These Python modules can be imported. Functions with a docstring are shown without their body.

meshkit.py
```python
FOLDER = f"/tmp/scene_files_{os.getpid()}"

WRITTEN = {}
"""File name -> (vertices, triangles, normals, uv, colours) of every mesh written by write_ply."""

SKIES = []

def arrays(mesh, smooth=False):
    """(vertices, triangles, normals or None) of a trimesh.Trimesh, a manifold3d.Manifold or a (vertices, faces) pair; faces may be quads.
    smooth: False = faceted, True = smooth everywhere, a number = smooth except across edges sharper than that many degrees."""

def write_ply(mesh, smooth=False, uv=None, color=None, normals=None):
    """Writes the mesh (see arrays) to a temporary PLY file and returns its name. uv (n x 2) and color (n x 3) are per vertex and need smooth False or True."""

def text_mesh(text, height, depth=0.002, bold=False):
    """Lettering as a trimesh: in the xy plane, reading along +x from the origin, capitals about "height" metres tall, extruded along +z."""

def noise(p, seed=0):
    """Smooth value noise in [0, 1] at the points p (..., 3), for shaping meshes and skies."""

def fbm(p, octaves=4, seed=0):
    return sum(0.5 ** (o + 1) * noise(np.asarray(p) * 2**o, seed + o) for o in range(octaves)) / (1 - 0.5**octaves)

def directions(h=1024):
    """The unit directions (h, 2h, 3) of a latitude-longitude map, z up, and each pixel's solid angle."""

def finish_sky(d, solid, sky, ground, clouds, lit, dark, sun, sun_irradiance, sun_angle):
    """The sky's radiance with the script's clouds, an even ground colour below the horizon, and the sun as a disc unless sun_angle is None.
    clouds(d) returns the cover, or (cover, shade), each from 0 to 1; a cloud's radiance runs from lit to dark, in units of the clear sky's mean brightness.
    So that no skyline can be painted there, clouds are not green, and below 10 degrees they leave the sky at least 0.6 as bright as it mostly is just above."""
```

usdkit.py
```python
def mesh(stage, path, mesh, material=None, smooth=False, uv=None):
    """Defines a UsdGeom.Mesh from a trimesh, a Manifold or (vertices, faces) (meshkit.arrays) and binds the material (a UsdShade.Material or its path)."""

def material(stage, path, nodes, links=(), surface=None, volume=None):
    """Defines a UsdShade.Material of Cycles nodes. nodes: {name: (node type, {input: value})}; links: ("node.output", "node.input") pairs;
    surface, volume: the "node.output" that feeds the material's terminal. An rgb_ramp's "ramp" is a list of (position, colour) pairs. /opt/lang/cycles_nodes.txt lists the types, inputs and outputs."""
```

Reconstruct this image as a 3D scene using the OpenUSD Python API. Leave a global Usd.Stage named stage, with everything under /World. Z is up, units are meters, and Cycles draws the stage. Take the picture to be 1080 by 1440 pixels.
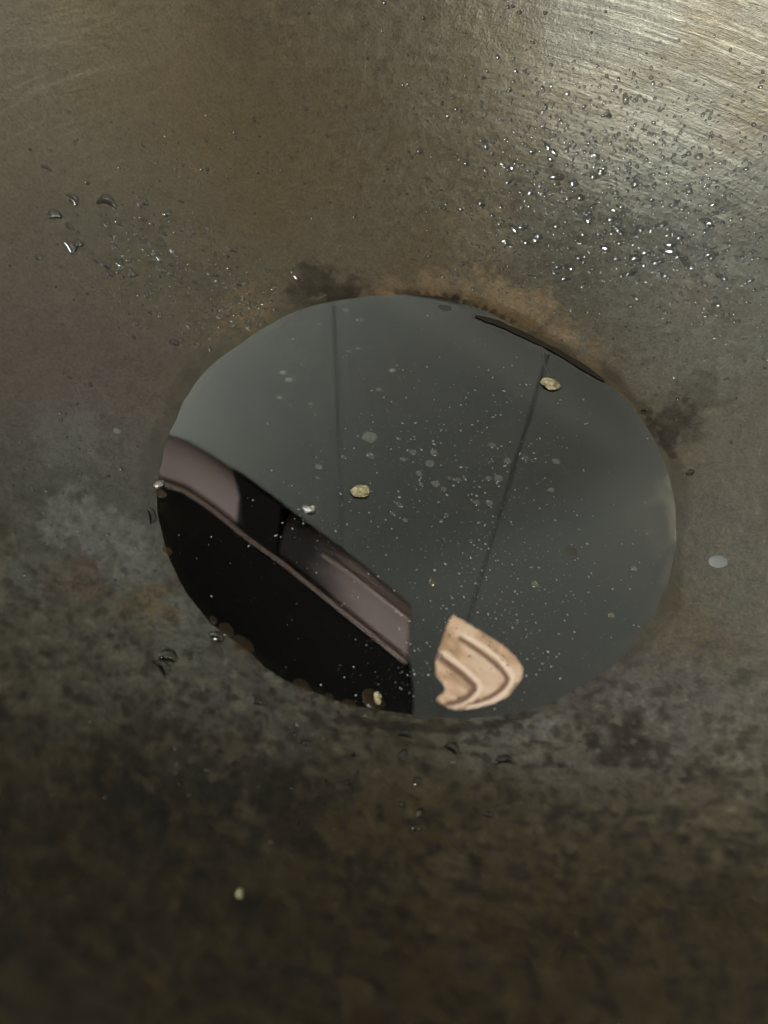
import math, random
import numpy as np, trimesh
from pxr import Usd, UsdGeom, UsdLux, UsdShade, Gf, Sdf, Vt
import usdkit
from meshkit import noise, fbm

rng = np.random.default_rng(7)
stage = Usd.Stage.CreateInMemory()
UsdGeom.SetStageUpAxis(stage, 'Z'); UsdGeom.SetStageMetersPerUnit(stage, 1.0)
UsdGeom.Xform.Define(stage, '/World'); UsdGeom.Scope.Define(stage, '/World/Looks')

# ---------------------------------------------------------------- camera
PITCH, ROLL = math.radians(54.99), math.radians(10.70)
EYE = np.array([-0.01413, -0.22551, 0.28212])
F = 1083.0                                     # focal length in pixels of a 1080 x 1440 picture
FWD = np.array([0, math.cos(PITCH), -math.sin(PITCH)])
UP0 = np.array([0, math.sin(PITCH), math.cos(PITCH)])
RT0 = np.array([1.0, 0, 0])
RIGHT = math.cos(ROLL) * RT0 + math.sin(ROLL) * UP0
UP = -math.sin(ROLL) * RT0 + math.cos(ROLL) * UP0
cam = UsdGeom.Camera.Define(stage, '/World/camera')
M = np.eye(4); M[0, :3], M[1, :3], M[2, :3], M[3, :3] = RIGHT, UP, -FWD, EYE
cam.AddTransformOp().Set(Gf.Matrix4d(*[list(map(float, r)) for r in M]))
cam.CreateFocalLengthAttr(26.0); cam.CreateHorizontalApertureAttr(26.0 * 1080 / F); cam.CreateVerticalApertureAttr(26.0 * 1440 / F)
cam.CreateFStopAttr(7.0); cam.CreateFocusDistanceAttr(0.385); cam.CreateClippingRangeAttr(Gf.Vec2f(0.01, 100))
cam.CreateExposureAttr(0.0)

# ---------------------------------------------------------------- lamps
def rect_lamp(name, loc, target, w, h, nits, col):
    l = UsdLux.RectLight.Define(stage, '/World/' + name)
    z = np.array(loc, float) - np.array(target, float); z /= np.linalg.norm(z)
    x = np.cross([0, 0, 1], z); x /= np.linalg.norm(x); y = np.cross(z, x)
    m = np.eye(4); m[0, :3], m[1, :3], m[2, :3], m[3, :3] = x, y, z, loc
    l.AddTransformOp().Set(Gf.Matrix4d(*[list(map(float, r)) for r in m]))
    l.CreateWidthAttr(w); l.CreateHeightAttr(h); l.CreateIntensityAttr(nits); l.CreateColorAttr(Gf.Vec3f(*col))
    return l
rect_lamp('key_lamp', (-0.72, -0.98, 0.98), (0, 0.1, 0.1), 0.30, 0.22, 500.0, (1.0, 0.94, 0.80))
rect_lamp('sheen_lamp', (-0.62, -0.66, 1.50), (0.1, 0.2, 0.1), 0.26, 0.26, 500.0, (0.86, 0.98, 1.0))  # unseen lamp added for the sheen on the upper right wall
for u_, i_, c_ in ((-4.0, 7900.0, (0.96, 1.0, 0.93)), (4.0, 7100.0, (1.0, 0.97, 0.86))):                    # unseen upright strips added to brighten the mirrored wall evenly
    b_ = np.array([.464, .886, 0]) * .315 + np.array([.886, -.464, 0]) * u_ + [0, 0, 1.4]
    rect_lamp('wall_fill' if u_ < 0 else 'wall_fill_001', b_, b_ + [.464, .886, 0], 0.4, 2.2, i_, c_)

# ---------------------------------------------------------------- helpers
used = {}
def path(name, parent=None):
    base = str(parent.GetPath()) if parent else '/World'
    k = base + '/' + name; n = used.get(k, 0); used[k] = n + 1
    return k if n == 0 else f'{k}_{n:03d}'
def tag(p, label=None, cat=None, group=None, kind=None):
    p = p.GetPrim() if hasattr(p, 'GetPrim') else p
    for k, v in (('label', label), ('category', cat), ('group', group), ('kind', kind)):
        if v: p.SetCustomDataByKey(k, v)
    return p
def xf(name, loc=(0, 0, 0)):
    x = UsdGeom.Xform.Define(stage, path(name)); x.AddTranslateOp().Set(Gf.Vec3d(*map(float, loc))); return x.GetPrim()
def obj(name, mesh, mat, parent=None, smooth=False, loc=None, prim=None):
    m = usdkit.mesh(stage, path(name, parent), mesh, mat, smooth=smooth)
    if loc is not None: UsdGeom.Xformable(m).AddTranslateOp().Set(Gf.Vec3d(*map(float, loc)))
    for k, (v, t) in (prim or {}).items():
        pv = UsdGeom.PrimvarsAPI(m).CreatePrimvar(k, t, 'vertex')
        pv.Set(Vt.Vec3fArray.FromNumpy(v.astype(np.float32)) if v.ndim == 2 else Vt.FloatArray.FromNumpy(v.astype(np.float32)))
    return m.GetPrim()
def mat(name, nodes, links=(), surface='p.BSDF', volume=None):
    return usdkit.material(stage, '/World/Looks/' + name, nodes, links, surface=surface, volume=volume)
def plain(name, col, rough=.5, **k):
    return mat(name, {'p': ('principled_bsdf', dict(base_color=col, roughness=rough, **k))})
def ss(a, b, x):
    t = np.clip((x - a) / (b - a), 0, 1); return t * t * (3 - 2 * t)
def ray(px):
    px = np.atleast_2d(np.asarray(px, float))
    x, y = (px[:, 0] - 540) / F, -(px[:, 1] - 720) / F
    return FWD + x[:, None] * RIGHT + y[:, None] * UP
def on_water(px, z=0.0):
    d = ray(px); t = (z - EYE[2]) / d[:, 2]; return EYE + d * t[:, None]
def mirrored(px, n, c):
    """where the sight line through a pixel, turned up by the water, meets the plane n.p = c"""
    d = ray(px) * [1, 1, -1]; o = EYE * [1, 1, -1]; n = np.asarray(n, float)
    return o + d * ((c - o @ n) / (d @ n))[:, None]

# ---------------------------------------------------------------- the wok's surface
SHORE = np.array([(220,680),(226,650),(236,612),(248,590),(262,560),(280,530),(300,510),(340,482),(385,452),(410,440),(450,428),(500,420),(560,415),(620,416),(680,438),(720,458),(760,480),(800,500),(830,520),(855,540),(885,570),(908,600),(926,630),(940,670),(948,710),(949,745),(945,790),(930,840),(905,885),(870,925),(830,958),(780,985),(730,1000),(680,1008),(640,1009),(580,1003),(530,995),(490,990),(460,982),(430,970),(400,958),(370,940),(350,920),(320,893),(295,876),(285,862),(265,835),(245,800),(233,770),(228,740),(222,710)], float)
sw = on_water(SHORE)[:, :2]
sa, sr = np.arctan2(sw[:, 1], sw[:, 0]), np.hypot(sw[:, 0], sw[:, 1])
o = np.argsort(sa); sa, sr = sa[o], sr[o]
A, R = 0.12, 0.35
ZC = math.sqrt(R * R - A * A)
def shore_r(th, fine=True):
    base = np.interp(th, np.r_[sa[-3:] - 2 * np.pi, sa, sa[:3] + 2 * np.pi], np.r_[sr[-3:], sr, sr[:3]])
    p = np.stack([np.cos(th) * 14, np.sin(th) * 14, 0 * th], -1)
    return base
RIM = 0.290
def wok_z(x, y, fine=True):
    r, th = np.hypot(x, y), np.arctan2(y, x)
    s0, s1 = shore_r(th, False) / A, shore_r(th) / A
    s = 1 + (s0 - 1) * np.exp(-((r - A) / .035) ** 2) + 0 * s1
    z = ZC - np.sqrt(np.maximum(R * R - np.minimum(r / s, .3495) ** 2, 1e-9))
    p = np.stack([x, y, z], -1)
    away = ss(.001, .008, np.abs(r - shore_r(th)))
    z = z + away * .0016 * (fbm(p * 22, 3, 11) - .5)
    if fine:
        z = z + (.3 + .7 * away) * .00028 * (fbm(p * 130, 4, 21) - .5) + (1 - away) * .0011 * (fbm(p * 38, 3, 23) - .5)
    return z
def on_wok(px):
    d = ray(px); t = np.full(len(d), .35)
    oc = EYE - [0, 0, ZC]; a = (d * d).sum(1); b = d @ oc; c = oc @ oc - R * R
    t = (-b + np.sqrt(b * b - a * c)) / a
    for _ in range(4):
        p = EYE + d * t[:, None]; e = p[:, 2] - wok_z(p[:, 0], p[:, 1])
        nn = (p - [0, 0, ZC]) / R
        t = t + e * np.abs(nn[:, 2]) / np.maximum((d * nn).sum(1), .05) * -1 * -1
    return EYE + d * t[:, None]
def wok_normal(p):
    e = .0015; x, y = p[:, 0], p[:, 1]
    gx = (wok_z(x + e, y, False) - wok_z(x - e, y, False)) / (2 * e); gy = (wok_z(x, y + e, False) - wok_z(x, y - e, False)) / (2 * e)
    n = np.stack([-gx, -gy, np.ones_like(gx)], -1); return n / np.linalg.norm(n, axis=1, keepdims=True)

NT = 1500
rr = np.r_[np.linspace(0.004, .095, 70), np.linspace(.0956, .15, 130), np.linspace(.1506, RIM, 250)]
th = np.arange(NT) / NT * 2 * np.pi - np.pi
TH, RR = np.meshgrid(th, rr)
# rings follow the shore line
RS = RR * (1 + (shore_r(TH, False) / A - 1) * np.exp(-((RR - A) / .03) ** 2))
X, Y = RS * np.cos(TH), RS * np.sin(TH)
V = np.stack([X.ravel(), Y.ravel(), wok_z(X.ravel(), Y.ravel())], -1)
nr = len(rr)
I = np.arange(nr * NT).reshape(nr, NT); J = np.roll(I, -1, 1)
Q = np.stack([I[:-1], I[1:], J[1:], J[:-1]], -1).reshape(-1, 4)
FI = np.vstack([Q[:, [0, 1, 2]], Q[:, [0, 2, 3]]])
V = np.vstack([V, [[0, 0, wok_z(np.array([0.]), np.array([0.]))[0]]]])
FI = np.vstack([FI, np.stack([np.full(NT, len(V) - 1), I[0], J[0]], -1)])
ninner = len(V)
# outer skin, coarse
k_t, k_r = 150, 30
ro = np.linspace(0.004, RIM, k_r); tho = np.arange(k_t) / k_t * 2 * np.pi - np.pi
TO, RO = np.meshgrid(tho, ro)
zo = ZC - np.sqrt(np.maximum((R + .0035) ** 2 - RO ** 2, 1e-9)) - .001
VO = np.stack([(RO * np.cos(TO)).ravel(), (RO * np.sin(TO)).ravel(), zo.ravel()], -1)
IO = np.arange(k_r * k_t).reshape(k_r, k_t) + ninner; JO = np.roll(IO, -1, 1)
QO = np.stack([IO[:-1], JO[:-1], JO[1:], IO[1:]], -1).reshape(-1, 4)
FO = np.vstack([QO[:, [0, 1, 2]], QO[:, [0, 2, 3]]])
VO = np.vstack([VO, [[0, 0, zo[0, 0]]]]); FO = np.vstack([FO, np.stack([np.full(k_t, ninner + k_r * k_t), JO[0], IO[0]], -1)])

# patina: colour and stains of the seasoned steel, plus shade and sheen painted in
P = V
def blotch(px, rad, soft=1.0, seed=0, rag=.6, freq=60):
    """ragged spot about a point of the wok, 1 inside, 0 outside; rad in metres"""
    c = on_wok([px])[0]; d = np.linalg.norm(P - c, axis=1)
    k = np.zeros(len(P)); near = d < rad * 2.2
    q = d[near] / rad + rag * 2 * (fbm(P[near] * freq, 4, seed) - .5)
    k[near] = 1 - ss(1 - soft * .5, 1 + soft * .5, q); return k
rad_ = np.hypot(P[:, 0], P[:, 1])
n1 = fbm(P * 14, 4, 31); n2 = fbm(P * 45, 5, 41); n3 = fbm(P * 300, 4, 51); n4 = fbm(P * 110, 5, 61)
def lerp(a, b, t): return a + (np.asarray(b) - a) * t[:, None]
GREY, BROWN, OLIVE, BLACK, TAN, PALE = (.028, .027, .0225), (.030, .0240, .0150), (.029, .0265, .0180), (.008, .0065, .005), (.058, .043, .026), (.051, .0535, .054)
col = np.tile(GREY, (len(P), 1)).astype(float)
col = lerp(col, BROWN, ss(.42, .62, n1) * .75 * (.25 + .75 * ss(.07, .15, P[:, 1])))
col = lerp(col, OLIVE, ss(.45, .6, n2) * .25)
for px, rad, c, w, sd in (((400, 90), .10, BROWN, .75, 1), ((620, 200), .07, BROWN, .5, 2), ((330, 200), .05, (.028, .022, .014), .7, 3), ((60, 480), .05, (.034, .027, .025), .7, 4),
                          ((860, 620), .06, BROWN, .5, 5), ((500, 1250), .06, (.03, .022, .011), .6, 6), ((900, 1250), .06, BROWN, .6, 7), ((150, 1350), .06, (.02, .016, .009), .7, 8),
                          ((190, 330), .045, GREY, .8, 9), ((120, 520), .04, (.029, .0245, .0245), .6, 12), ((140, 700), .045, (.027, .0275, .028), .8, 13), ((280, 1000), .05, (.026, .0262, .026), .8, 14), ((830, 1010), .035, (.029, .025, .0255), .7, 15), ((1000, 760), .05, (.028, .0265, .024), .7, 16), ((950, 980), .03, (.027, .024, .025), .6, 17), ((80, 900), .05, GREY, .8, 10), ((1000, 450), .05, (.04, .04, .037), .7, 11)):
    col = lerp(col, c, blotch(px, rad, 1.2, sd, .5, 30) * w)
for px, rad, c, w, sd in (((690, 425), .016, TAN, .75, 21), ((740, 445), .016, TAN, .8, 22), ((610, 408), .010, TAN, .6, 23), ((790, 470), .010, TAN, .6, 24), ((830, 505), .008, TAN, .4, 28), ((350, 445), .012, TAN, .45, 25), ((550, 410), .008, TAN, .35, 26), ((970, 420), .015, TAN, .12, 27),  # tan spot at the upper left shore paints a warm glow
                          ((440, 395), .010, BLACK, .75, 31), ((470, 405), .008, BLACK, .8, 32), ((500, 408), .006, BLACK, .7, 33), ((420, 420), .006, BLACK, .5, 34), ((945, 585), .009, BLACK, .8, 35), ((965, 600), .008, BLACK, .6, 36), ((940, 615), .006, BLACK, .7, 37), ((985, 550), .01, BLACK, .4, 38),
                          ((868, 1040), .010, BLACK, .95, 39), ((882, 1034), .008, BLACK, .95, 40), ((180, 1105), .018, BLACK, .7, 41), ((290, 1130), .020, BLACK, .75, 42), ((420, 1110), .012, BLACK, .8, 43), ((210, 1010), .008, BLACK, .6, 44), ((330, 30), .02, BLACK, .2, 45),
                          ((130, 745), .016, PALE, .8, 51), ((105, 720), .010, PALE, .8, 52), ((190, 800), .010, PALE, .6, 53), ((170, 770), .014, PALE, .5, 54), ((240, 850), .010, PALE, .45, 55), ((260, 890), .012, PALE, .3, 56), ((60, 800), .012, PALE, .25, 57), ((100, 620), .016, PALE, .3, 58),  # left pale spots: scuff deposit, with a bluish sheen painted in
                          ((205, 850), .009, (.045, .036, .022), .8, 59), ((110, 815), .010, (.04, .024, .02), .5, 60), ((740, 1040), .02, PALE, .35, 61), ((640, 1050), .014, PALE, .28, 62), ((760, 1020), .008, PALE, .4, 63), ((470, 1170), .012, TAN, .22, 64), ((600, 1110), .006, TAN, .35, 65), ((530, 1160), .008, TAN, .2, 66), ((500, 1000), .01, PALE, .2, 67), ((950, 880), .02, BROWN, .5, 68), ((780, 1110), .012, PALE, .2, 69)):
    col = lerp(col, c, blotch(px, rad, 1.1 if c is BLACK else .9, sd, 1.5, 230) * w)
# small pits and flecks all over the seasoning
fl = fbm(P * 420, 3, 71)
lower = ss(-.02, -.16, P[:, 1])
col = lerp(col, BLACK, ss(.57, .65, fbm(P * 260, 3, 75)) * .75 * ss(-.04, -.13, P[:, 1]))
col = lerp(col, (.05, .047, .04), ss(.60, .68, fbm(P * 240, 3, 76)) * .6 * ss(-.04, -.13, P[:, 1]))
col = lerp(col, BLACK, ss(.60, .70, fl) * (.12 + .6 * lower))
col = lerp(col, (.041, .038, .032), ss(.56, .68, fbm(P * 170, 5, 74)) * (.06 + .5 * lower))
col = lerp(col, BLACK, ss(.52, .68, fbm(P * 230, 5, 73)) * (.05 + .6 * lower))
# dark shore lines; the lower one paints the shade of a groove
for a, b in (((480, 1012), (560, 1022)), ((560, 1022), (640, 1026)), ((640, 1026), (700, 1018)), ((700, 1018), (745, 1002)), ((500, 418), (430, 428)), ((560, 411), (640, 420)), ((640, 420), (720, 452)), ((905, 580), (945, 640))):
    for t in np.linspace(0, 1, 7):
        col = lerp(col, BLACK, blotch((a[0] + (b[0] - a[0]) * t, a[1] + (b[1] - a[1]) * t), .0022, .8, int(a[0] + 9 * t), 1.2, 300) * .65)
col *= (.86 + .28 * n3)[:, None]
# below the water line the colour goes near black
sh = shore_r(np.arctan2(P[:, 1], P[:, 0]))
deep = ss(.0, -.0018, V[:, 2])
col = lerp(col, (.007, .005, .0035), deep)
film = ss(.010, .002, rad_ - sh - .014 * (n2 - .5)); wet = .95 * film
for px, rad, w in (((860, 300), .07, .22), ((950, 380), .055, .2), ((350, 440), .022, .8), ((130, 770), .028, .75), ((300, 400), .04, .35), ((60, 700), .03, .3)):
    wet = np.maximum(wet, 1.1 * w * np.exp(-(np.linalg.norm(P - on_wok([px])[0], axis=1) / rad) ** 2) * ss(.3, .6, fbm(P * 260, 4, 81)))
scr = np.zeros(len(P)); c0 = on_wok([(1000, 60)])[0]
scr = np.exp(-(np.linalg.norm(P - c0, axis=1) / .10) ** 2)
c1 = on_wok([(30, 90)])[0]; scr = np.maximum(scr, .25 * np.exp(-(np.linalg.norm(P - c1, axis=1) / .05) ** 2))
slant = R * np.arcsin(np.clip(rad_ / R, 0, 1)); ang = np.arctan2(P[:, 1], P[:, 0])
pol = np.stack([slant * 30, np.cos(ang + slant * 2.2) * .9, np.sin(ang + slant * 2.2) * .9], -1)

streak = fbm(pol * [30, 6, 6], 4, 91); streak2 = fbm(pol * [9, 3, 3], 4, 92)
col = lerp(col, (.085, .082, .07), ss(.54, .70, streak) * scr * .6)
col = lerp(col, (.055, .054, .047), ss(.48, .62, streak2) * scr * .4)
near_shade = ss(-.095, -.190, P[:, 1] + .25 * (n1 - .5) * .3 + .03 * (n4 - .5))  # shade of the near wall painted into the colour, over darker seasoning
col = col * (1 - near_shade[:, None] * np.array([.72, .79, .90]))
col *= np.array([.75, .695, .62])
nV = len(VO)
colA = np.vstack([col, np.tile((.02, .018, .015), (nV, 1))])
wetA, scrA, polA = np.r_[wet, np.zeros(nV)], np.r_[scr, np.zeros(nV)], np.vstack([pol, np.zeros((nV, 3))])
T = Sdf.ValueTypeNames
steel = mat('seasoned_steel', {
    'c': ('attribute', {'attribute': 'patina'}), 'w': ('attribute', {'attribute': 'wetness'}), 's': ('attribute', {'attribute': 'scuff'}), 'q': ('attribute', {'attribute': 'polar'}),
    'g': ('geometry', {}),
    'fine': ('noise_texture', {'scale': 700., 'detail': 4., 'roughness': .5}),
    'med': ('noise_texture', {'scale': 210., 'detail': 4., 'roughness': .6}),
    'grain': ('noise_texture', {'scale': 2600., 'detail': 2.}),
    'lines': ('noise_texture', {'scale': 14., 'detail': 6., 'roughness': .72}),
    'fr': ('map_range', {'from_min': .3, 'from_max': .7, 'to_min': .75, 'to_max': 1.25}),
    'cm': ('mix_color', {'blend_type': 'multiply', 'fac': 1.0}),
    'lr': ('map_range', {'from_min': .35, 'from_max': .65, 'to_min': -1., 'to_max': 1.}),
    'lm': ('math', {'math_type': 'multiply'}), 'la': ('math', {'math_type': 'multiply', 'value2': .6}),
    'h1': ('math', {'math_type': 'multiply_add', 'value2': 1.6}), 'h2': ('math', {'math_type': 'multiply_add', 'value2': .08}), 'h3': ('math', {'math_type': 'add'}),
    'b': ('bump', {'distance': .00014}), 'fa': ('attribute', {'attribute': 'film'}), 'bs': ('math', {'math_type': 'multiply_add', 'value2': -.85, 'value3': .95}),
    'rr': ('map_range', {'from_min': .3, 'from_max': .7, 'to_min': .32, 'to_max': .45}),
    'rw': ('mix_float', {'b': .13}),
    'p': ('principled_bsdf', {'metallic': .7, 'specular_ior_level': .22}),
}, [('g.position', 'fine.vector'), ('g.position', 'med.vector'), ('g.position', 'grain.vector'), ('q.vector', 'lines.vector'),
    ('fine.fac', 'fr.value'), ('c.color', 'cm.a'), ('fr.result', 'cm.b'), ('cm.result', 'p.base_color'),
    ('lines.fac', 'lr.value'), ('lr.result', 'lm.value1'), ('s.fac', 'lm.value2'), ('lm.value', 'la.value1'),
    ('med.fac', 'h1.value1'), ('fine.fac', 'h1.value3'), ('grain.fac', 'h2.value1'), ('h1.value', 'h2.value3'), ('h2.value', 'h3.value1'), ('la.value', 'h3.value2'), ('fa.fac', 'bs.value1'), ('bs.value', 'b.strength'), ('h3.value', 'b.height'), ('b.normal', 'p.normal'),
    ('med.fac', 'rr.value'), ('rr.result', 'rw.a'), ('w.fac', 'rw.fac'), ('rw.result', 'p.roughness')])
wok = xf('wok')
tag(wok, 'large round blackened steel wok holding a pool of murky water', 'wok')
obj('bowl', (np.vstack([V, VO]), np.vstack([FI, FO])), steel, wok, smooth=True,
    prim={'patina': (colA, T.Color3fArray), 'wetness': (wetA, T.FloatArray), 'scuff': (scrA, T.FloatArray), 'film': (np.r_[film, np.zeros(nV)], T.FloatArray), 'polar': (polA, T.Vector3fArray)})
zr = ZC - math.sqrt(R * R - RIM * RIM)
tor = trimesh.creation.torus(RIM + .001, .0045, 160, 14); tor.apply_translation([0, 0, zr])
obj('rim', tor, plain('rim_steel', (.05, .045, .04), .4, metallic=.5), wok, smooth=True)

# ---------------------------------------------------------------- the water
thw = np.arange(720) / 720 * 2 * np.pi - np.pi
SRW = shore_r(thw)
offs = np.r_[np.linspace(0.0034, -.0002, 12), -np.geomspace(.0006, .012, 22)]          # metres outside the shore line
VW, prof = [], []
for d in offs:
    r = SRW + d
    VW.append(np.stack([r * np.cos(thw), r * np.sin(thw), np.full(720, .000002 * math.exp(min(d - .0004, 0) / .0011))], -1))
for k in np.linspace(.93, 0.02, 30):
    r = (SRW - .012) * k
    VW.append(np.stack([r * np.cos(thw), r * np.sin(thw), 0 * thw], -1))
nW = len(VW); VW = np.vstack(VW + [np.array([[0, 0, 0.]])])
IW = np.arange(nW * 720).reshape(nW, 720); JW = np.roll(IW, -1, 1)
QW = np.stack([IW[:-1], JW[:-1], JW[1:], IW[1:]], -1).reshape(-1, 4)
FW = np.vstack([QW[:, [0, 1, 2]], QW[:, [0, 2, 3]], np.stack([IW[-1], JW[-1], np.full(720, nW * 720)], -1)])
# closed below, inside the thickness of the steel
vb = [np.stack([(SRW + .0034) * k * np.cos(thw), (SRW + .0034) * k * np.sin(thw), ZC - np.sqrt((R + .0016) ** 2 - ((SRW + .0034) * k) ** 2)], -1) for k in (1., .9, .75, .6, .45, .3, .15)]
nb0 = len(VW); VB = np.vstack(vb + [np.array([[0, 0, ZC - R - .0016]])])
IB = np.arange(7 * 720).reshape(7, 720) + nb0; IB = np.vstack([IW[:1], IB]); JB = np.roll(IB, -1, 1)
QB = np.stack([IB[:-1], IB[1:], JB[1:], JB[:-1]], -1).reshape(-1, 4)
FB = np.vstack([QB[:, [0, 1, 2]], QB[:, [0, 2, 3]], np.stack([IB[-1], np.full(720, nb0 + 7 * 720), JB[-1]], -1)])
water_m = mat('murky_water', {'p': ('principled_bsdf', {'base_color': (.22, .20, .15), 'roughness': .0, 'ior': 1.5, 'transmission_weight': 1.0}),
                              'v': ('absorption_volume', {'color': (.5, .4, .25), 'density': 60.})}, volume='v.volume')
wt = obj('water', (np.vstack([VW, VB]), np.vstack([FW, FB])), water_m, smooth=True)
tag(wt, 'still round pool of dark water in the bottom of the wok', 'water', kind='structure')

# ---------------------------------------------------------------- droplets
clear = mat('clear_water', {'d': ('diffuse_bsdf', {'color': (.010, .0095, .008)}), 't': ('transparent_bsdf', {'color': (.9, .9, .88)}), 'b': ('mix_closure', {'fac': .6}),
                            'gl': ('glossy_bsdf', {'color': (1., 1., 1.), 'roughness': .12}), 'f': ('fresnel', {'IOR': 1.38}), 'm': ('mix_closure', {})},
            [('d.BSDF', 'b.closure1'), ('t.BSDF', 'b.closure2'), ('f.fac', 'm.fac'), ('b.closure', 'm.closure1'), ('gl.BSDF', 'm.closure2')], surface='m.closure')
dark_drop = mat('dark_water', {'p': ('principled_bsdf', {'base_color': (.35, .33, .28), 'roughness': .0, 'ior': 1.34, 'transmission_weight': 1.0})})
def cap(a, b, h, na=22, rings=6, seed=0, rag=.25, bend=0., twist=0.):
    """a drop lying in the xy plane: half axes a, b, height h; its foot dips under"""
    ph = np.arange(na) / na * 2 * np.pi
    wob = 1 + rag * 2 * (fbm(np.stack([np.cos(ph) * 1.3 + 7 * seed, np.sin(ph) * 1.3, 0 * ph], -1), 3, seed) - .5)
    vs, f = [], []
    for k in range(rings):
        t = 1 - (k / rings) ** 1.6 if k else 1.0
        x, y = a * wob * t * np.cos(ph), b * wob * t * np.sin(ph)
        vs.append(np.stack([x, y + bend * x * x / max(a, 1e-6), h * np.sqrt(max(1 - t * t, 0)) * np.ones(na)], -1))
    lowr = vs[0].copy(); lowr[:, :2] *= .9; lowr[:, 2] = -.35 * h - .00015
    vs = [lowr] + vs
    n = len(vs); v = np.vstack(vs + [[[0, 0, h]], [[0, 0, lowr[0, 2]]]])
    i = np.arange(n * na).reshape(n, na); j = np.roll(i, -1, 1)
    q = np.stack([i[:-1], j[:-1], j[1:], i[1:]], -1).reshape(-1, 4)
    f = np.vstack([q[:, [0, 1, 2]], q[:, [0, 2, 3]], np.stack([i[-1], j[-1], np.full(na, n * na)], -1), np.stack([j[0], i[0], np.full(na, n * na + 1)], -1)])
    c, s = math.cos(twist), math.sin(twist)
    v = v @ np.array([[c, s, 0], [-s, c, 0], [0, 0, 1]])
    return v, f
def frame(n, down=None):
    t = np.array([0, 0, -1.]) if down is None else down
    x = np.cross([1, 0, 0], n); y = x / np.linalg.norm(x); x = np.cross(y, n)
    return np.stack([x, y, n])              # rows: local axes in the world
PXM = 1 / F
def px_size(p): return float((p - EYE) @ FWD) * PXM

def droplet(px, r, seed, label, cat='water droplet', group=None, asp=1.0, h=.42, bend=0., tw=0., rag=.25, name='water_droplet', m=clear):
    p = on_wok([px]); n = wok_normal(p)[0]; p = p[0]; s = px_size(p) * r
    v, f = cap(s * asp, s / asp ** .5, s * h, seed=seed, rag=rag, bend=bend, twist=tw)
    if px[1] > 560: m = dark_drop
    ob = obj(name, (v @ frame(n), f), m, smooth=55, loc=p + n * .00003)
    tag(ob, label, cat, group); return ob
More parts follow.
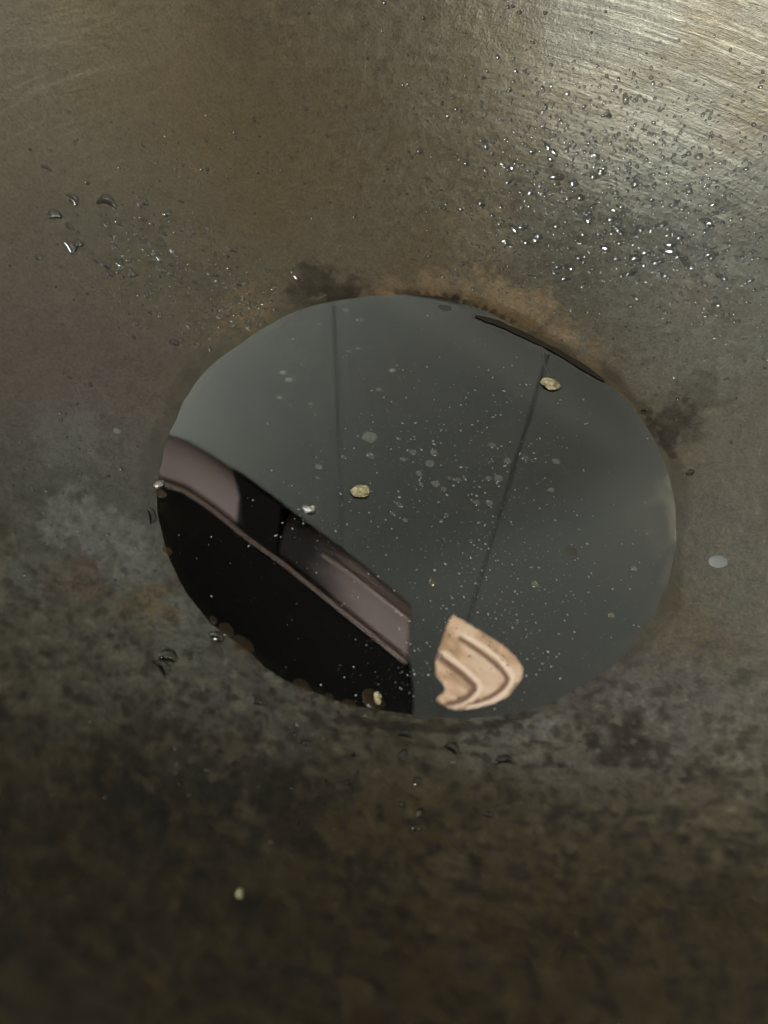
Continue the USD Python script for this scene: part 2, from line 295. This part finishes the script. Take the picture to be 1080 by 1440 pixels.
# the ones that can be told apart
SPECIAL = [((75, 300), 8, 1.3, .5, .6, 'clear droplet with bright top edge, lowest of the three on the upper left wall'), ((105, 279), 7, 1.4, .5, -.5, 'slanted clear droplet between two others on the upper left wall'),
    ((151, 281), 9, 1.6, .6, .2, 'wide curved droplet, rightmost of the larger drops on the upper left wall'), ((101, 347), 8, 1.3, .5, -.7, 'larger clear droplet alone below the upper left group'),
    ((66, 235), 5, 1.6, .3, .1, 'flat small droplet highest on the left wall'), ((236, 921), 12, 1.2, .3, .3, 'large round clear droplet with dark rim on the left wall beside the pool'), ((232, 938), 11, 1.5, .5, -.7, 'curved droplet touching the lower side of the large left one'),
    ((894, 361), 9, 1.0, 0, 0, 'dark round droplet with white glint on the right wall'), ((943, 352), 8, 1.8, .2, -.2, 'long flat bright droplet right of the dark round one'), ((965, 368), 7, 1.7, .3, -1., 'slanted droplet at the right edge of the bright wet patch'),
    ((970, 664), 6, 1.1, 0, 0, 'dark round droplet right of the pool'), ((786, 374), 6, 1.4, 0, .2, 'flat dark droplet on the wall above the tan stain'), ((782, 383), 5, 1.2, 0, .4, 'small glinting droplet under the flat dark droplet'), ((796, 391), 5, 1.4, 0, .2, 'flat droplet nearest the tan stain top'),
    ((570, 1031), 8, 1.2, .5, 0, 'arched dark droplet just below the pool bottom'), ((566, 1061), 7, 1.5, .2, 1.3, 'tall dark droplet left of the drip row below the pool'), ((637, 1051), 10, 1.3, .6, -.6, 'large hooked dark droplet below the warm reflection'), ((710, 1067), 9, 1.5, .5, .1, 'black arched droplet on the pale patch below the pool'),
    ((587, 1098), 7, 1.3, 0, 1.4, 'dark upright droplet midway down the drip row'), ((564, 1133), 6, 1.2, 0, -.5, 'small dark droplet at the left end of the drip row'), ((591, 1143), 6, 1.4, 0, 1.3, 'dark droplet second from the bottom of the drip row'), ((585, 1164), 6, 1.1, 0, .2, 'dark droplet lowest in the drip row'), ((686, 1145), 6, 1.4, 0, .1, 'flat dark droplet right of the drip row'),
    ((215, 725), 7, 2.0, .3, -1.1, 'thin curved droplet on the shore left of the black reflection'), ((306, 895), 9, 1.4, .2, -.4, 'flat droplet on the lower left shore'), ((365, 988), 6, 1.6, .2, .1, 'flat droplet below the lower left shore'), ((332, 1074), 5, 1.3, 0, .3, 'lone droplet on the dark lower left wall'),
    ((683, 203), 5, 1.7, 0, -1.2, 'upright bright droplet at the left end of the wet patch'), ((749, 213), 5, 1.3, 0, .1, 'bright droplet with dark shadow at the top of the wet patch'), ((723, 322), 6, 1.8, 0, -.7, 'long slanted bright droplet in the lower left of the wet patch'), ((735, 319), 5, 1.3, 0, .1, 'round droplet beside the long slanted bright one'),
    ((757, 331), 6, 1.5, 0, -.5, 'slanted droplet with white glint left of centre in the wet patch'), ((590, 212), 5, 1., 0, 0, 'lone glinting droplet above the middle of the wok'), ((826, 308), 6, 1.4, .2, -.6, 'dark hollow droplet in the middle of the wet patch'), ((741, 340), 5, 1.2, 0, .4, 'small bright droplet under the slanted pair in the wet patch')]
for i, (px, r, asp, bend, tw, lab) in enumerate(SPECIAL):
    droplet(px, r, 100 + i, lab, asp=asp, bend=bend, tw=tw, h=.4)
ORD = ['nearest', 'second', 'third', 'fourth', 'fifth', 'sixth', 'seventh', 'eighth', 'ninth', 'tenth', 'eleventh', 'twelfth', 'thirteenth', 'fourteenth', 'fifteenth', 'sixteenth', 'seventeenth', 'eighteenth', 'nineteenth', 'twentieth', 'twenty-first', 'twenty-second', 'twenty-third', 'twenty-fourth', 'twenty-fifth', 'twenty-sixth', 'twenty-seventh', 'twenty-eighth', 'twenty-ninth', 'thirtieth']
WAY = ['right', 'lower right', 'below', 'lower left', 'left', 'upper left', 'above', 'upper right']
def where(points, marks, noun):
    """a label for each small thing: counted outward from the landmark it lies closest to, in one of eight directions"""
    pts = np.asarray(points, float); out = [None] * len(pts); bins = {}
    for i, p in enumerate(pts):
        d = [np.hypot(*(p - m)) for m, _ in marks]; k = int(np.argmin(d)); v = p - marks[k][0]
        w = int(round(math.atan2(v[1], v[0]) / (math.pi / 4))) % 8; bins.setdefault((k, w), []).append((d[k], i))
    for (k, w), lst in bins.items():
        for n, (_, i) in enumerate(sorted(lst)):
            way = {'below': 'below', 'above': 'above'}.get(WAY[w], WAY[w] + ' of')
            out[i] = f"{noun} {way} {marks[k][1]}, " + (f'{ORD[n]} to it' if n == 0 else f'{ORD[n]} from it' if n < len(ORD) else 'farther out')
    return out
def scatter(n, poly_c, sig, ang, seed):
    g = np.random.default_rng(seed); q = g.normal(size=(n, 2)) * sig
    c, s = math.cos(ang), math.sin(ang)
    return np.array(poly_c) + q @ np.array([[c, s], [-s, c]])
from shapely.geometry import Polygon, Point
pool = Polygon(SHORE).buffer(5)
REG = [('small clear droplets in the bright wet patch on the upper right wall', 'tiny glinting water droplet in the bright wet patch, upper right wall', 'd', [((840, 290), (95, 70), .35, 95), ((950, 340), (70, 60), .3, 40)], (3.0, 6.8)),
       ('small clear droplets on the upper left wall', 'tiny water droplet on the dull upper left wall of the wok', 'd', [((200, 350), (75, 55), .5, 62)], (2.8, 6.2)),
       ('tiny droplets at the upper left shore', 'tiny warm glinting droplet on the wall at the upper left shore', 'd', [((330, 450), (40, 30), -.5, 30)], (2.4, 4.6)),
       ('tiny droplets right of the pool', 'tiny dark droplet on the wall right of the pool', 'd', [((960, 420), (55, 60), .8, 22)], (2., 4.)),
       ('dark droplets below the pool', 'tiny dark droplet on the shadowed wall below the pool', 'd', [((420, 1080), (130, 40), .1, 20)], (2.4, 5.5))]
count = 0
MARKS = {'d_right': [(np.array([894., 361]), 'the dark round drop'), (np.array([749., 213]), 'the top bright drop'), (np.array([723., 322]), 'the slanted bright drop'), (np.array([826., 308]), 'the dark hollow drop'), (np.array([965., 368]), 'the slanted right drop'), (np.array([683., 203]), 'the upright bright drop')],
         'd_left': [(np.array([75., 300]), 'the lowest large drop'), (np.array([151., 281]), 'the wide curved drop'), (np.array([101., 347]), 'the lone large drop'), (np.array([380., 452]), 'the upper left shore')],
         'd_side': [(np.array([970., 664]), 'the dark round drop'), (np.array([945., 585]), 'the black stain')],
         'd_low': [(np.array([570., 1031]), 'the arched dark drop'), (np.array([420., 1110]), 'the dark stain'), (np.array([290., 1130]), 'the large dark stain')]}
KEY = ['d_right', 'd_left', 'd_left', 'd_side', 'd_low']
NOUN = ['tiny glinting droplet', 'tiny dull droplet', 'tiny warm-lit droplet', 'tiny droplet right of the pool', 'tiny dark droplet']
for gi_, (grp, lab, _, blobs, (r0, r1)) in enumerate(REG):
    spots = []
    for bi, (c, sig, ang, n) in enumerate(blobs):
        for px in scatter(n, c, sig, ang, 300 + 37 * gi_ + bi):
            if not pool.contains(Point(px)) and 4 < px[0] < 1076 and 4 < px[1] < 1400: spots.append(px)
    labs = where(spots, MARKS[KEY[gi_]], NOUN[gi_])
    for px, lb in zip(spots, labs):
        count += 1
        r = r0 + (r1 - r0) * rng.random() ** 2
        droplet(px, r, 500 + count, lb, group=grp, asp=1 + .7 * rng.random(), bend=.4 * rng.random() * (rng.random() < .5), tw=rng.normal() * .7, h=.35 + .2 * rng.random(), rag=.35)
# the mist of beads too small to count
def beads(blobs, r0, r1, seed, h=(.3, .6), na=8, rings=3):
    g = np.random.default_rng(seed); vs, fs, off = [], [], 0
    for c, sig, ang, n in blobs:
        px = scatter(n, c, sig, ang, seed + n)
        px = px[[(-10 < q[0] < 1090 and -10 < q[1] < 1400 and not pool.contains(Point(q))) for q in px]]
        p = on_wok(px); nn = wok_normal(p)
        for i in range(len(px)):
            s = px_size(p[i]) * (r0 + (r1 - r0) * g.random() ** 1.9)
            v, f = cap(s * (1 + .5 * g.random()), s, s * g.uniform(*h), na, rings, seed=int(g.integers(1e6)), rag=.3, twist=g.uniform(0, 6))
            vs.append(v @ frame(nn[i]) + p[i]); fs.append(f + off); off += len(v)
    return np.vstack(vs), np.vstack(fs)
mist = obj('fine_water_beads', beads([((880, 255), (150, 85), .4, 2700), ((700, 330), (90, 60), .4, 160), ((220, 360), (85, 60), .5, 420), ((340, 440), (38, 30), -.5, 200), ((960, 470), (90, 110), .3, 200), ((300, 210), (80, 30), .2, 120), ((90, 680), (60, 110), .2, 160), ((480, 1060), (240, 60), 0, 90)], .55, 3.0, 17, na=9, rings=3), clear, smooth=True)
tag(mist, 'mist of fine water beads wetting the walls of the wok', 'water beads', kind='stuff')

# ---------------------------------------------------------------- on the water
oil = mat('oil', {'p': ('principled_bsdf', {'base_color': (.95, .93, .85), 'roughness': .0, 'ior': 1.56, 'transmission_weight': 1.0})})
OIL = [(520,615,10),(483,643,3.5),(520.5,641,5.5),(448,657,5),(446,672,3),(437,568,3),(444,584,2.5),(581,636,5),(610,636,5.5),(567,646,4),(604,652,6),(589,666,4.5),(612,680,5.5),(624,688,4),(592,681,3.5),(644,675,4),(653,672,3),(692,626,5),(714,648,5),(701,673,6),(687,673,4),(688,707,5),(670,707,4.5),(560,710,4.5),(551,722,3),(570,732,3.5),(662,761,3),(628,724,3),(632,673,3),(507,450,5),(490,494,3.5),(504,490,3.5),(552,521,4.5),(398,524,4.5),(406,534,4.5),(486,436,5),(450,456,3),(412,477,2.5),(393,559,4),(533,548,4),(739,644,4),(782,649,5),(775,689,4),(907,707,2.5),(892,800,4),(860,865,4),(607,820,5),(752,822,5)]
def lens(px, r, seed):
    p = on_water([px])[0]; s = np.linalg.norm(p - EYE) * PXM * r
    v, f = cap(s, s * .95, s * .03 + .00003, 20, 5, seed, .12)
    v[:, 2] = np.where(v[:, 2] < 0, -.00025, v[:, 2] + .00002); return p, v, f
OLAB = where([o_[:2] for o_ in OIL], [(np.array([508., 692]), 'the middle crumb'), (np.array([774., 541]), 'the upper right crumb'), (np.array([520., 615]), 'the largest oil spot'), (np.array([507., 450]), 'the oval spot near the top shore'), (np.array([802., 776]), 'the dark soot speck'), (np.array([640., 650]), 'the middle of the spot cluster')], 'pale oil spot')
for i, (x, y, r) in enumerate(OIL):
    p, v, f = lens((x, y), r * 1.05, i)
    ob = obj('oil_spot', (v, f), oil, smooth=55, loc=p)
    if i == 0: tag(ob, 'largest pale round oil spot on the water, above the middle crumb', 'oil spot')
    elif i == 2: tag(ob, 'second pale oil spot directly below the largest one', 'oil spot')
    elif i == 29: tag(ob, 'oval pale oil spot floating near the top edge of the pool', 'oil spot')
    else: tag(ob, OLAB[i], 'oil spot', 'oil spots on the pool')
crumb_m = mat('crumb', {'g': ('geometry', {}), 'n': ('noise_texture', {'scale': 600., 'detail': 4.}), 'r': ('rgb_ramp', {'ramp': [(.3, (.012, .009, .004)), (.5, (.038, .031, .015)), (.7, (.064, .055, .030))]}), 'b': ('bump', {'strength': .6, 'distance': .0006}), 'p': ('principled_bsdf', {'roughness': .85, 'specular_ior_level': .2})},
              [('g.position', 'n.vector'), ('n.fac', 'r.fac'), ('r.color', 'p.base_color'), ('n.fac', 'b.height'), ('b.normal', 'p.normal')])
dark_m = plain('charred_crumb', (.012, .010, .008), .5)
def crumb(px, a, b, h, seed, label, m=crumb_m, name='food_crumb', cat='food crumb', tw=0, lift=0.3, wok_side=False):
    s = trimesh.creation.icosphere(3); v = s.vertices * (1 + .9 * (fbm(s.vertices * 1.4 + seed * 9, 4, seed) - .5))[:, None]
    p = on_wok([px])[0] if wok_side else on_water([px])[0]
    k = np.linalg.norm(p - EYE) * PXM
    v = v * [a * k, b * k, h * k]; c, sn = math.cos(tw), math.sin(tw); v = v @ np.array([[c, sn, 0], [-sn, c, 0], [0, 0, 1]])
    if wok_side: v = v @ frame(wok_normal(p[None])[0])
    v[:, 2] += lift * h * k
    ob = obj(name, (v, s.faces), m, smooth=35, loc=p); tag(ob, label, cat); return ob
crumb((508, 692), 13, 10, 7, 3, 'yellowish food crumb floating in the middle of the pool', tw=.2)
crumb((774, 541), 13, 9, 6, 5, 'pale food crumb floating near the upper right shore', tw=-.1)
crumb((434, 717), 10, 6, 5, 8, 'dark small crumb floating at the tip of the dark reflection', m=dark_m)
crumb((440, 716), 4, 3, 4, 9, 'tiny pale crumb against the dark crumb by the dark reflection', lift=.9)
crumb((531, 984), 5, 8, 8, 12, 'bright crumb stuck in the bubble at the bottom shore', lift=.9, tw=.4)
crumb((337, 1256), 5, 7, 2, 14, 'tan crumb stuck on the dark wall near the bottom', wok_side=True)
crumb((224, 682), 8, 5, 4, 17, 'dark grit at the left tip of the shore', m=dark_m, name='grit', cat='grit', tw=1.)
# thin thread by the upper right crumb, band of meniscus shade
def ribbon(px, w, z, top=.0002):
    c = on_water(px)[:, :2]; tt = np.gradient(c, axis=0); tt /= np.linalg.norm(tt, axis=1, keepdims=True); nn = np.stack([-tt[:, 1], tt[:, 0]], -1)
    w = np.asarray(w)[:, None] / 2; l, r_ = c + nn * w, c - nn * w; n = len(c)
    v = np.vstack([np.c_[l, np.full(n, z + top)], np.c_[r_, np.full(n, z + top)], np.c_[l, np.full(n, z)], np.c_[r_, np.full(n, z)]])
    f = []
    for i in range(n - 1):
        for a, b in ((n, 0), (0, 2 * n), (2 * n, 3 * n), (3 * n, n)):
            f += [[a + i, b + i, b + i + 1], [a + i, b + i + 1, a + i + 1]]
    f += [[0, n, 3 * n], [0, 3 * n, 2 * n], [n - 1, 3 * n - 1 + 0, 4 * n - 1], [n - 1, 4 * n - 1, 2 * n - 1]]
    return v, np.array(f)
tz = np.linspace(0, 1, 16)
ob = obj('fibre', ribbon(np.c_[763 + 10 * tz ** 3, 488 + 40 * tz], np.full(16, .0006), -.0001), plain('dark_fibre', (.008, .008, .007), .9, specular_ior_level=.1)); tag(ob, 'thin dark fibre on the water curling down to the upper right crumb', 'fibre')
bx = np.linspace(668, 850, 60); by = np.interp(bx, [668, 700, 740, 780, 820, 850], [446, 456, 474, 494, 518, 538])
bw = .0026 * np.clip(np.minimum((bx - 660) / 25, (858 - bx) / 30), .15, 1) * (.75 + .5 * fbm(np.c_[bx / 9, 0 * bx, 0 * bx], 3, 4))  # dark strip painted in for the meniscus shade along the shore
ob = obj('meniscus_shade', ribbon(np.c_[bx, by - 1], bw * 1.5, .00032), plain('shade_film', (.0030, .0023, .0014), .9, specular_ior_level=.03)); tag(ob, 'dark brown band standing in for meniscus shade along the upper right shore', 'shade band')
def soot(px, r, label):
    p = on_water([px])[0]; s = np.linalg.norm(p - EYE) * PXM * r
    v, f = cap(s * 1.2, s * .8, .0003, 20, 4, int(px[0]), .3); ob = obj('soot_speck', (v, f), plain('soot_speck_m%d' % px[0], (.007, .0065, .005), .9, specular_ior_level=.05), loc=p); tag(ob, label, 'soot speck')
soot((625, 433), 8, 'dark soot speck on the water at the top shore'); soot((802, 776), 9, 'dark round soot speck on the right half of the pool')
# scum bubbles along the lower left shore
scum = mat('scum_bubble', {'p': ('principled_bsdf', {'base_color': (.5, .34, .2), 'roughness': .22, 'ior': 1.3, 'transmission_weight': 1.0}), 'd': ('diffuse_bsdf', {'color': (.016, .011, .006)}), 't': ('transparent_bsdf', {'color': (.8, .7, .6)}), 'x': ('mix_closure', {'fac': .5}), 'y': ('mix_closure', {'fac': .72})}, [('p.BSDF', 'x.closure1'), ('d.BSDF', 'x.closure2'), ('x.closure', 'y.closure1'), ('t.BSDF', 'y.closure2')], surface='y.closure')
for i, (px, r, lab) in enumerate([((524, 984), 13, 'large scum bubble with a crumb in it at the bottom shore'), ((318, 886), 9, 'small brown scum bubble, upper one on the lower left shore'), ((342, 908), 12, 'large brown scum bubble on the lower left shore'), ((424, 966), 9, 'flat tan scum bubble left of the bottom shore'),
                                  ((463, 984), 7, 'rounded scum bubble left of the large bottom one'), ((492, 992), 7, 'rounded scum bubble beside the large bottom one'), ((226, 694), 6, 'pale tiny scum bubble at the left tip of the shore'), ((234, 775), 6, 'thin scum bubble on the left shore'), ((300, 872), 5, 'smallest scum bubble on the lower left shore')]):
    p = on_water([px])[0]; s = np.linalg.norm(p - EYE) * PXM * r
    v, f = cap(s * 1.5, s, s * .32, 22, 7, 900 + i, .3, twist=-.6); ob = obj('scum_bubble', (v, f), scum, smooth=55, loc=p); tag(ob, lab, 'bubble')
# specks of froth and dust
g = np.random.default_rng(77); vs, fs, off = [], [], 0
inner = Polygon(SHORE).buffer(-6)
ico = trimesh.creation.icosphere(1)
for c, sig, ang, n in (((690, 870), (70, 70), 0, 420), ((620, 940), (60, 40), 0, 110), ((420, 850), (130, 60), .7, 50), ((620, 690), (120, 90), 0, 420), ((540, 960), (40, 25), 0, 40), ((430, 740), (60, 30), .6, 40), ((700, 620), (110, 70), .4, 420), ((780, 850), (90, 70), 0, 260), ((560, 720), (200, 160), 0, 300)):
    for px in scatter(n, c, sig, ang, 50 + n):
        if not inner.contains(Point(px)): continue
        p = on_water([px])[0]; s = np.linalg.norm(p - EYE) * PXM * (.3 + 1.3 * g.random() ** 5)
        v = ico.vertices * [s * g.uniform(.8, 1.8), s, s * .8]; a = g.uniform(0, 6); v = v @ np.array([[math.cos(a), math.sin(a), 0], [-math.sin(a), math.cos(a), 0], [0, 0, 1]])
        vs.append(v + p + [0, 0, s * .2]); fs.append(ico.faces + off); off += len(v)
froth = obj('floating_specks', (np.vstack(vs), np.vstack(fs)), mat('froth', {'p': ('principled_bsdf', {'base_color': (.0050, .0048, .0042), 'roughness': .5, 'specular_ior_level': .25, 'specular_ior_level': .6})}), smooth=True)
tag(froth, 'fine specks of dust and froth floating on the pool', 'specks', kind='stuff')
# round pale spots of dried water on the walls
spot_m = plain('dried_spot', (.005, .0052, .0048), .55)
for px, r, lab in (((1010, 790), 11, 'pale round dried spot on the wall right of the pool'), ((165, 606), 5, 'small pale dried spot on the left wall')):
    p = on_wok([px]); n = wok_normal(p)[0]; p = p[0]; s = px_size(p) * r
    v, f = cap(s * 1.1, s, .00018, 24, 4, int(px[0]), .12); v[:, 2] += .00008
    ob = obj('dried_spot', (v @ frame(n), f), spot_m, smooth=40, loc=p); tag(ob, lab, 'spot')

# ---------------------------------------------------------------- what the water mirrors: wall, hood shelf and lamp above the stove
WN = np.array([.464, .886, 0]); WN /= np.linalg.norm(WN); WU = np.array([WN[1], -WN[0], 0]); WC = .95
wall_m = mat('grey_wall', {'g': ('geometry', {}), 'n': ('noise_texture', {'scale': 2.2, 'detail': 3.}), 'r': ('rgb_ramp', {'ramp': [(.3, (.118, .126, .116)), (.7, (.137, .140, .125))]}), 'p': ('principled_bsdf', {'roughness': .7})}, [('g.position', 'n.vector'), ('n.fac', 'r.fac'), ('r.color', 'p.base_color')])
def seam(a, b):
    q = mirrored([a, b], WN, WC); u = q @ WU; k = (u[1] - u[0]) / (q[1, 2] - q[0, 2]); return lambda z: u[0] + k * (z - q[0, 2])
s1, s2 = seam((470, 440), (478, 680)), seam((737, 610), (662, 860))
def wall_panel(ul, ur):
    zz = (-.3, 3.4); v = []
    for dd in (0, .004):
        for z in zz:
            for u in (ul(z), ur(z)): v.append(WU * u + WN * (WC + dd) + [0, 0, z])
    return trimesh.convex.convex_hull(np.array(v))
wall = xf('wall'); tag(wall, 'grey panelled wall mirrored in the water', 'wall', kind='structure')
gp = .0045
obj('wall_panel', wall_panel(lambda z: -5.2, lambda z: s1(z) - gp / 2), wall_m, wall)
obj('wall_panel', wall_panel(lambda z: s1(z) + gp / 2, lambda z: s2(z) - gp / 2), wall_m, wall)
obj('wall_panel', wall_panel(lambda z: s2(z) + gp / 2, lambda z: 5.2), wall_m, wall)
bk = []
for u in (-5.2, 5.2):
    for d in (.006, .03):
        for z in (-.3, 3.4): bk.append(WU * u + WN * (WC + d) + [0, 0, z])
obj('backing', trimesh.convex.convex_hull(np.array(bk)), plain('wall_backing', (.082, .082, .075), .8), wall)

HZ = .30                                              # the shelf front stands this far from the wok's middle, along WN
pinkl = plain('pinkish_lip', (.62, .47, .40), .3)
blk = plain('flat_black', (.006, .005, .004), .8, specular_ior_level=.1)
def face(px, d, thick, m, name, parent, wave=0):
    q = mirrored(px, WN, d); uv = np.c_[q @ WU, q[:, 2]]
    pg = Polygon(uv); t = trimesh.creation.extrude_polygon(pg, thick, engine='earcut')
    v = t.vertices; W = v[:, :1] * WU + v[:, 1:2] * [0, 0, 1] + (d + v[:, 2:3]) * WN
    t2 = trimesh.Trimesh(W, t.faces); t2.fix_normals()
    return obj(name, t2, m, parent)
def tube(pts, r, n=10):
    pts = np.asarray(pts); tg = np.gradient(pts, axis=0); tg /= np.linalg.norm(tg, axis=1, keepdims=True)
    a = np.cross(tg, [0, 0, 1]); a /= np.linalg.norm(a, axis=1, keepdims=True); b = np.cross(tg, a); ph = np.arange(n) / n * 2 * np.pi
    v = np.vstack([pts[i] + r * (np.cos(ph)[:, None] * a[i] + np.sin(ph)[:, None] * b[i]) for i in range(len(pts))] + [pts[:1], pts[-1:]])
    i = np.arange(len(pts) * n).reshape(-1, n); j = np.roll(i, -1, 1); q = np.stack([i[:-1], j[:-1], j[1:], i[1:]], -1).reshape(-1, 4)
    f = np.vstack([q[:, [0, 1, 2]], q[:, [0, 2, 3]], np.stack([j[0], i[0], np.full(n, len(v) - 2)], -1), np.stack([i[-1], j[-1], np.full(n, len(v) - 1)], -1)])
    t = trimesh.Trimesh(v, f); t.fix_normals(); return t
shelf = xf('hood_shelf'); tag(shelf, 'pinkish steel shelf edge with rolled lip, mirrored in the left half of the pool', 'shelf')
LIP = [(150, 640), (190, 660), (225, 678), (260, 690), (300, 717), (335, 746), (400, 793), (480, 858), (530, 898), (572, 932)]
TOP = [(577, 852), (540, 822), (500, 788), (460, 757), (430, 735), (400, 712), (330, 664), (300, 643), (262, 620), (232, 611), (150, 600)]
def along(p, n):
    p = np.array(p, float); d = np.r_[0, np.cumsum(np.linalg.norm(np.diff(p, axis=0), axis=1))]; t = np.linspace(0, d[-1], n)
    return np.c_[np.interp(t, d, p[:, 0]), np.interp(t, d, p[:, 1])]
NA, NB = 120, 24
la, ta = along(LIP, NA), along(TOP[::-1], NA)
fv, fc = [], []
for k in range(NB):
    t = k / (NB - 1); px = la * (1 - t) + ta * t
    q = mirrored(px, WN, HZ + .028 * t ** 2.2)
    fv.append(q)
    w = ss(-.1, .8, (515 - px[:, 0]) / 110 + .35 * (fbm(q * 30, 4, 5) - .5)) * (px[:, 0] > 338 + .18 * (700 - px[:, 1]))       # shading gradient beside the bracket, painted into the tint
    c = np.array([.40, .305, .285]) * (.85 + .3 * fbm(q * [9, 9, 40], 3, 6))[:, None]
    fc.append(c * (1 - .93 * w[:, None]))
G = np.vstack(fv); gi = np.arange(NA * NB).reshape(NB, NA)
back = G + WN * .003
qf = np.stack([gi[:-1, :-1], gi[:-1, 1:], gi[1:, 1:], gi[1:, :-1]], -1).reshape(-1, 4)
ff = np.vstack([qf[:, [0, 1, 2]], qf[:, [0, 2, 3]]]); n0 = len(G)
bd = np.r_[gi[0, :-1], gi[:-1, -1], gi[-1, :0:-1], gi[:0:-1, 0]]; be = np.roll(bd, -1)
ff = np.vstack([ff, ff[:, ::-1] + n0, np.stack([be, bd, bd + n0], -1), np.stack([be, bd + n0, be + n0], -1)])
tf = trimesh.Trimesh(np.vstack([G, back]), ff, process=False)
if (tf.face_normals[:len(qf)] @ WN).mean() > 0: ff = ff[:, ::-1]
painted = mat('pinkish_steel', {'c': ('attribute', {'attribute': 'tint'}), 'p': ('principled_bsdf', {'roughness': .6, 'specular_ior_level': .12})}, [('c.color', 'p.base_color')])
obj('fascia', (np.vstack([G, back]), ff), painted, shelf, smooth=True, prim={'tint': (np.vstack(fc + fc), T.Color3fArray)})
obj('lip', tube(mirrored([(x + .3, y - 1) for x, y in LIP], WN, HZ - .006), .0042), pinkl, shelf, smooth=True)
obj('rib', tube(mirrored([(455, 778), (480, 795), (510, 817), (545, 845), (577, 871)], WN, HZ + .004), .0045), pinkl, shelf, smooth=True)
face([(327, 662), (345, 674), (372, 694), (395, 710), (388, 786), (345, 752), (337, 700)], HZ - .008, .006, blk, 'bracket', shelf)
hood = xf('range_hood'); tag(hood, 'black hood panel mirrored dark in the lower left of the pool', 'range hood')
face([(150, 642), (225, 682), (262, 696), (300, 722), (335, 752), (400, 800), (480, 866), (530, 906), (574, 940), (577, 975), (578, 1012), (150, 1012)], HZ + .010, .008, blk, 'hood_panel', hood)  # coloured black for the shadowed space above the shelf
lamp = xf('hood_lamp'); tag(lamp, 'warm glowing lamp with curved ribs, mirrored at the bottom of the pool', 'lamp')
LW = [(632, 872), (665, 892), (700, 914), (720, 932), (730, 948), (729, 960), (716, 978), (695, 989), (665, 996), (640, 998), (622, 990), (614, 984), (627, 976), (624, 962), (613, 950), (613, 928), (622, 900)]
glow = mat('lamp_glow', {'g': ('geometry', {}), 'n': ('noise_texture', {'scale': 26., 'detail': 3.}), 'r': ('rgb_ramp', {'ramp': [(.35, (.66, .42, .24)), (.5, (1.05, .71, .44)), (.65, (1.2, .92, .64))]}), 'e': ('emission', {'strength': 12.5})}, [('g.position', 'n.vector'), ('n.fac', 'r.fac'), ('r.color', 'e.color')], surface='e.emission')
face(LW, HZ - .02, .01, glow, 'diffuser', lamp)
ribm = mat('lamp_rib', {'e': ('emission', {'color': (1., .60, .36), 'strength': 4.5})}, surface='e.emission')
ribl = mat('lamp_rib_bright', {'e': ('emission', {'color': (1., .77, .56), 'strength': 18.})}, surface='e.emission')
def rib(px, r, m):
    px = np.array(px, float); t = np.linspace(0, len(px) - 1, 26); k = np.arange(len(px))
    from scipy.interpolate import PchipInterpolator as PI
    q = mirrored(np.c_[PI(k, px[:, 0])(t), PI(k, px[:, 1])(t)], WN, HZ - .026)
    obj('rib', tube(q, r), m, lamp, smooth=True)
B1 = np.array([(615, 922), (640, 941), (660, 958), (667, 966), (660, 977), (643, 987), (629, 990)])
B2 = np.array([(645, 897), (682, 922), (704, 941), (713, 955), (704, 969), (682, 983), (654, 990)])
rib(B1, .0045, ribm); rib(B2, .0032, ribm)
rib(B1 + [(8, -5), (8, -5), (8, -4), (9, 0), (7, 4), (4, 4), (2, 3)], .003, ribl)
rib(B2 + [(8, -4), (8, -5), (8, -4), (8, 0), (7, 4), (4, 5), (3, 4)], .003, ribl)
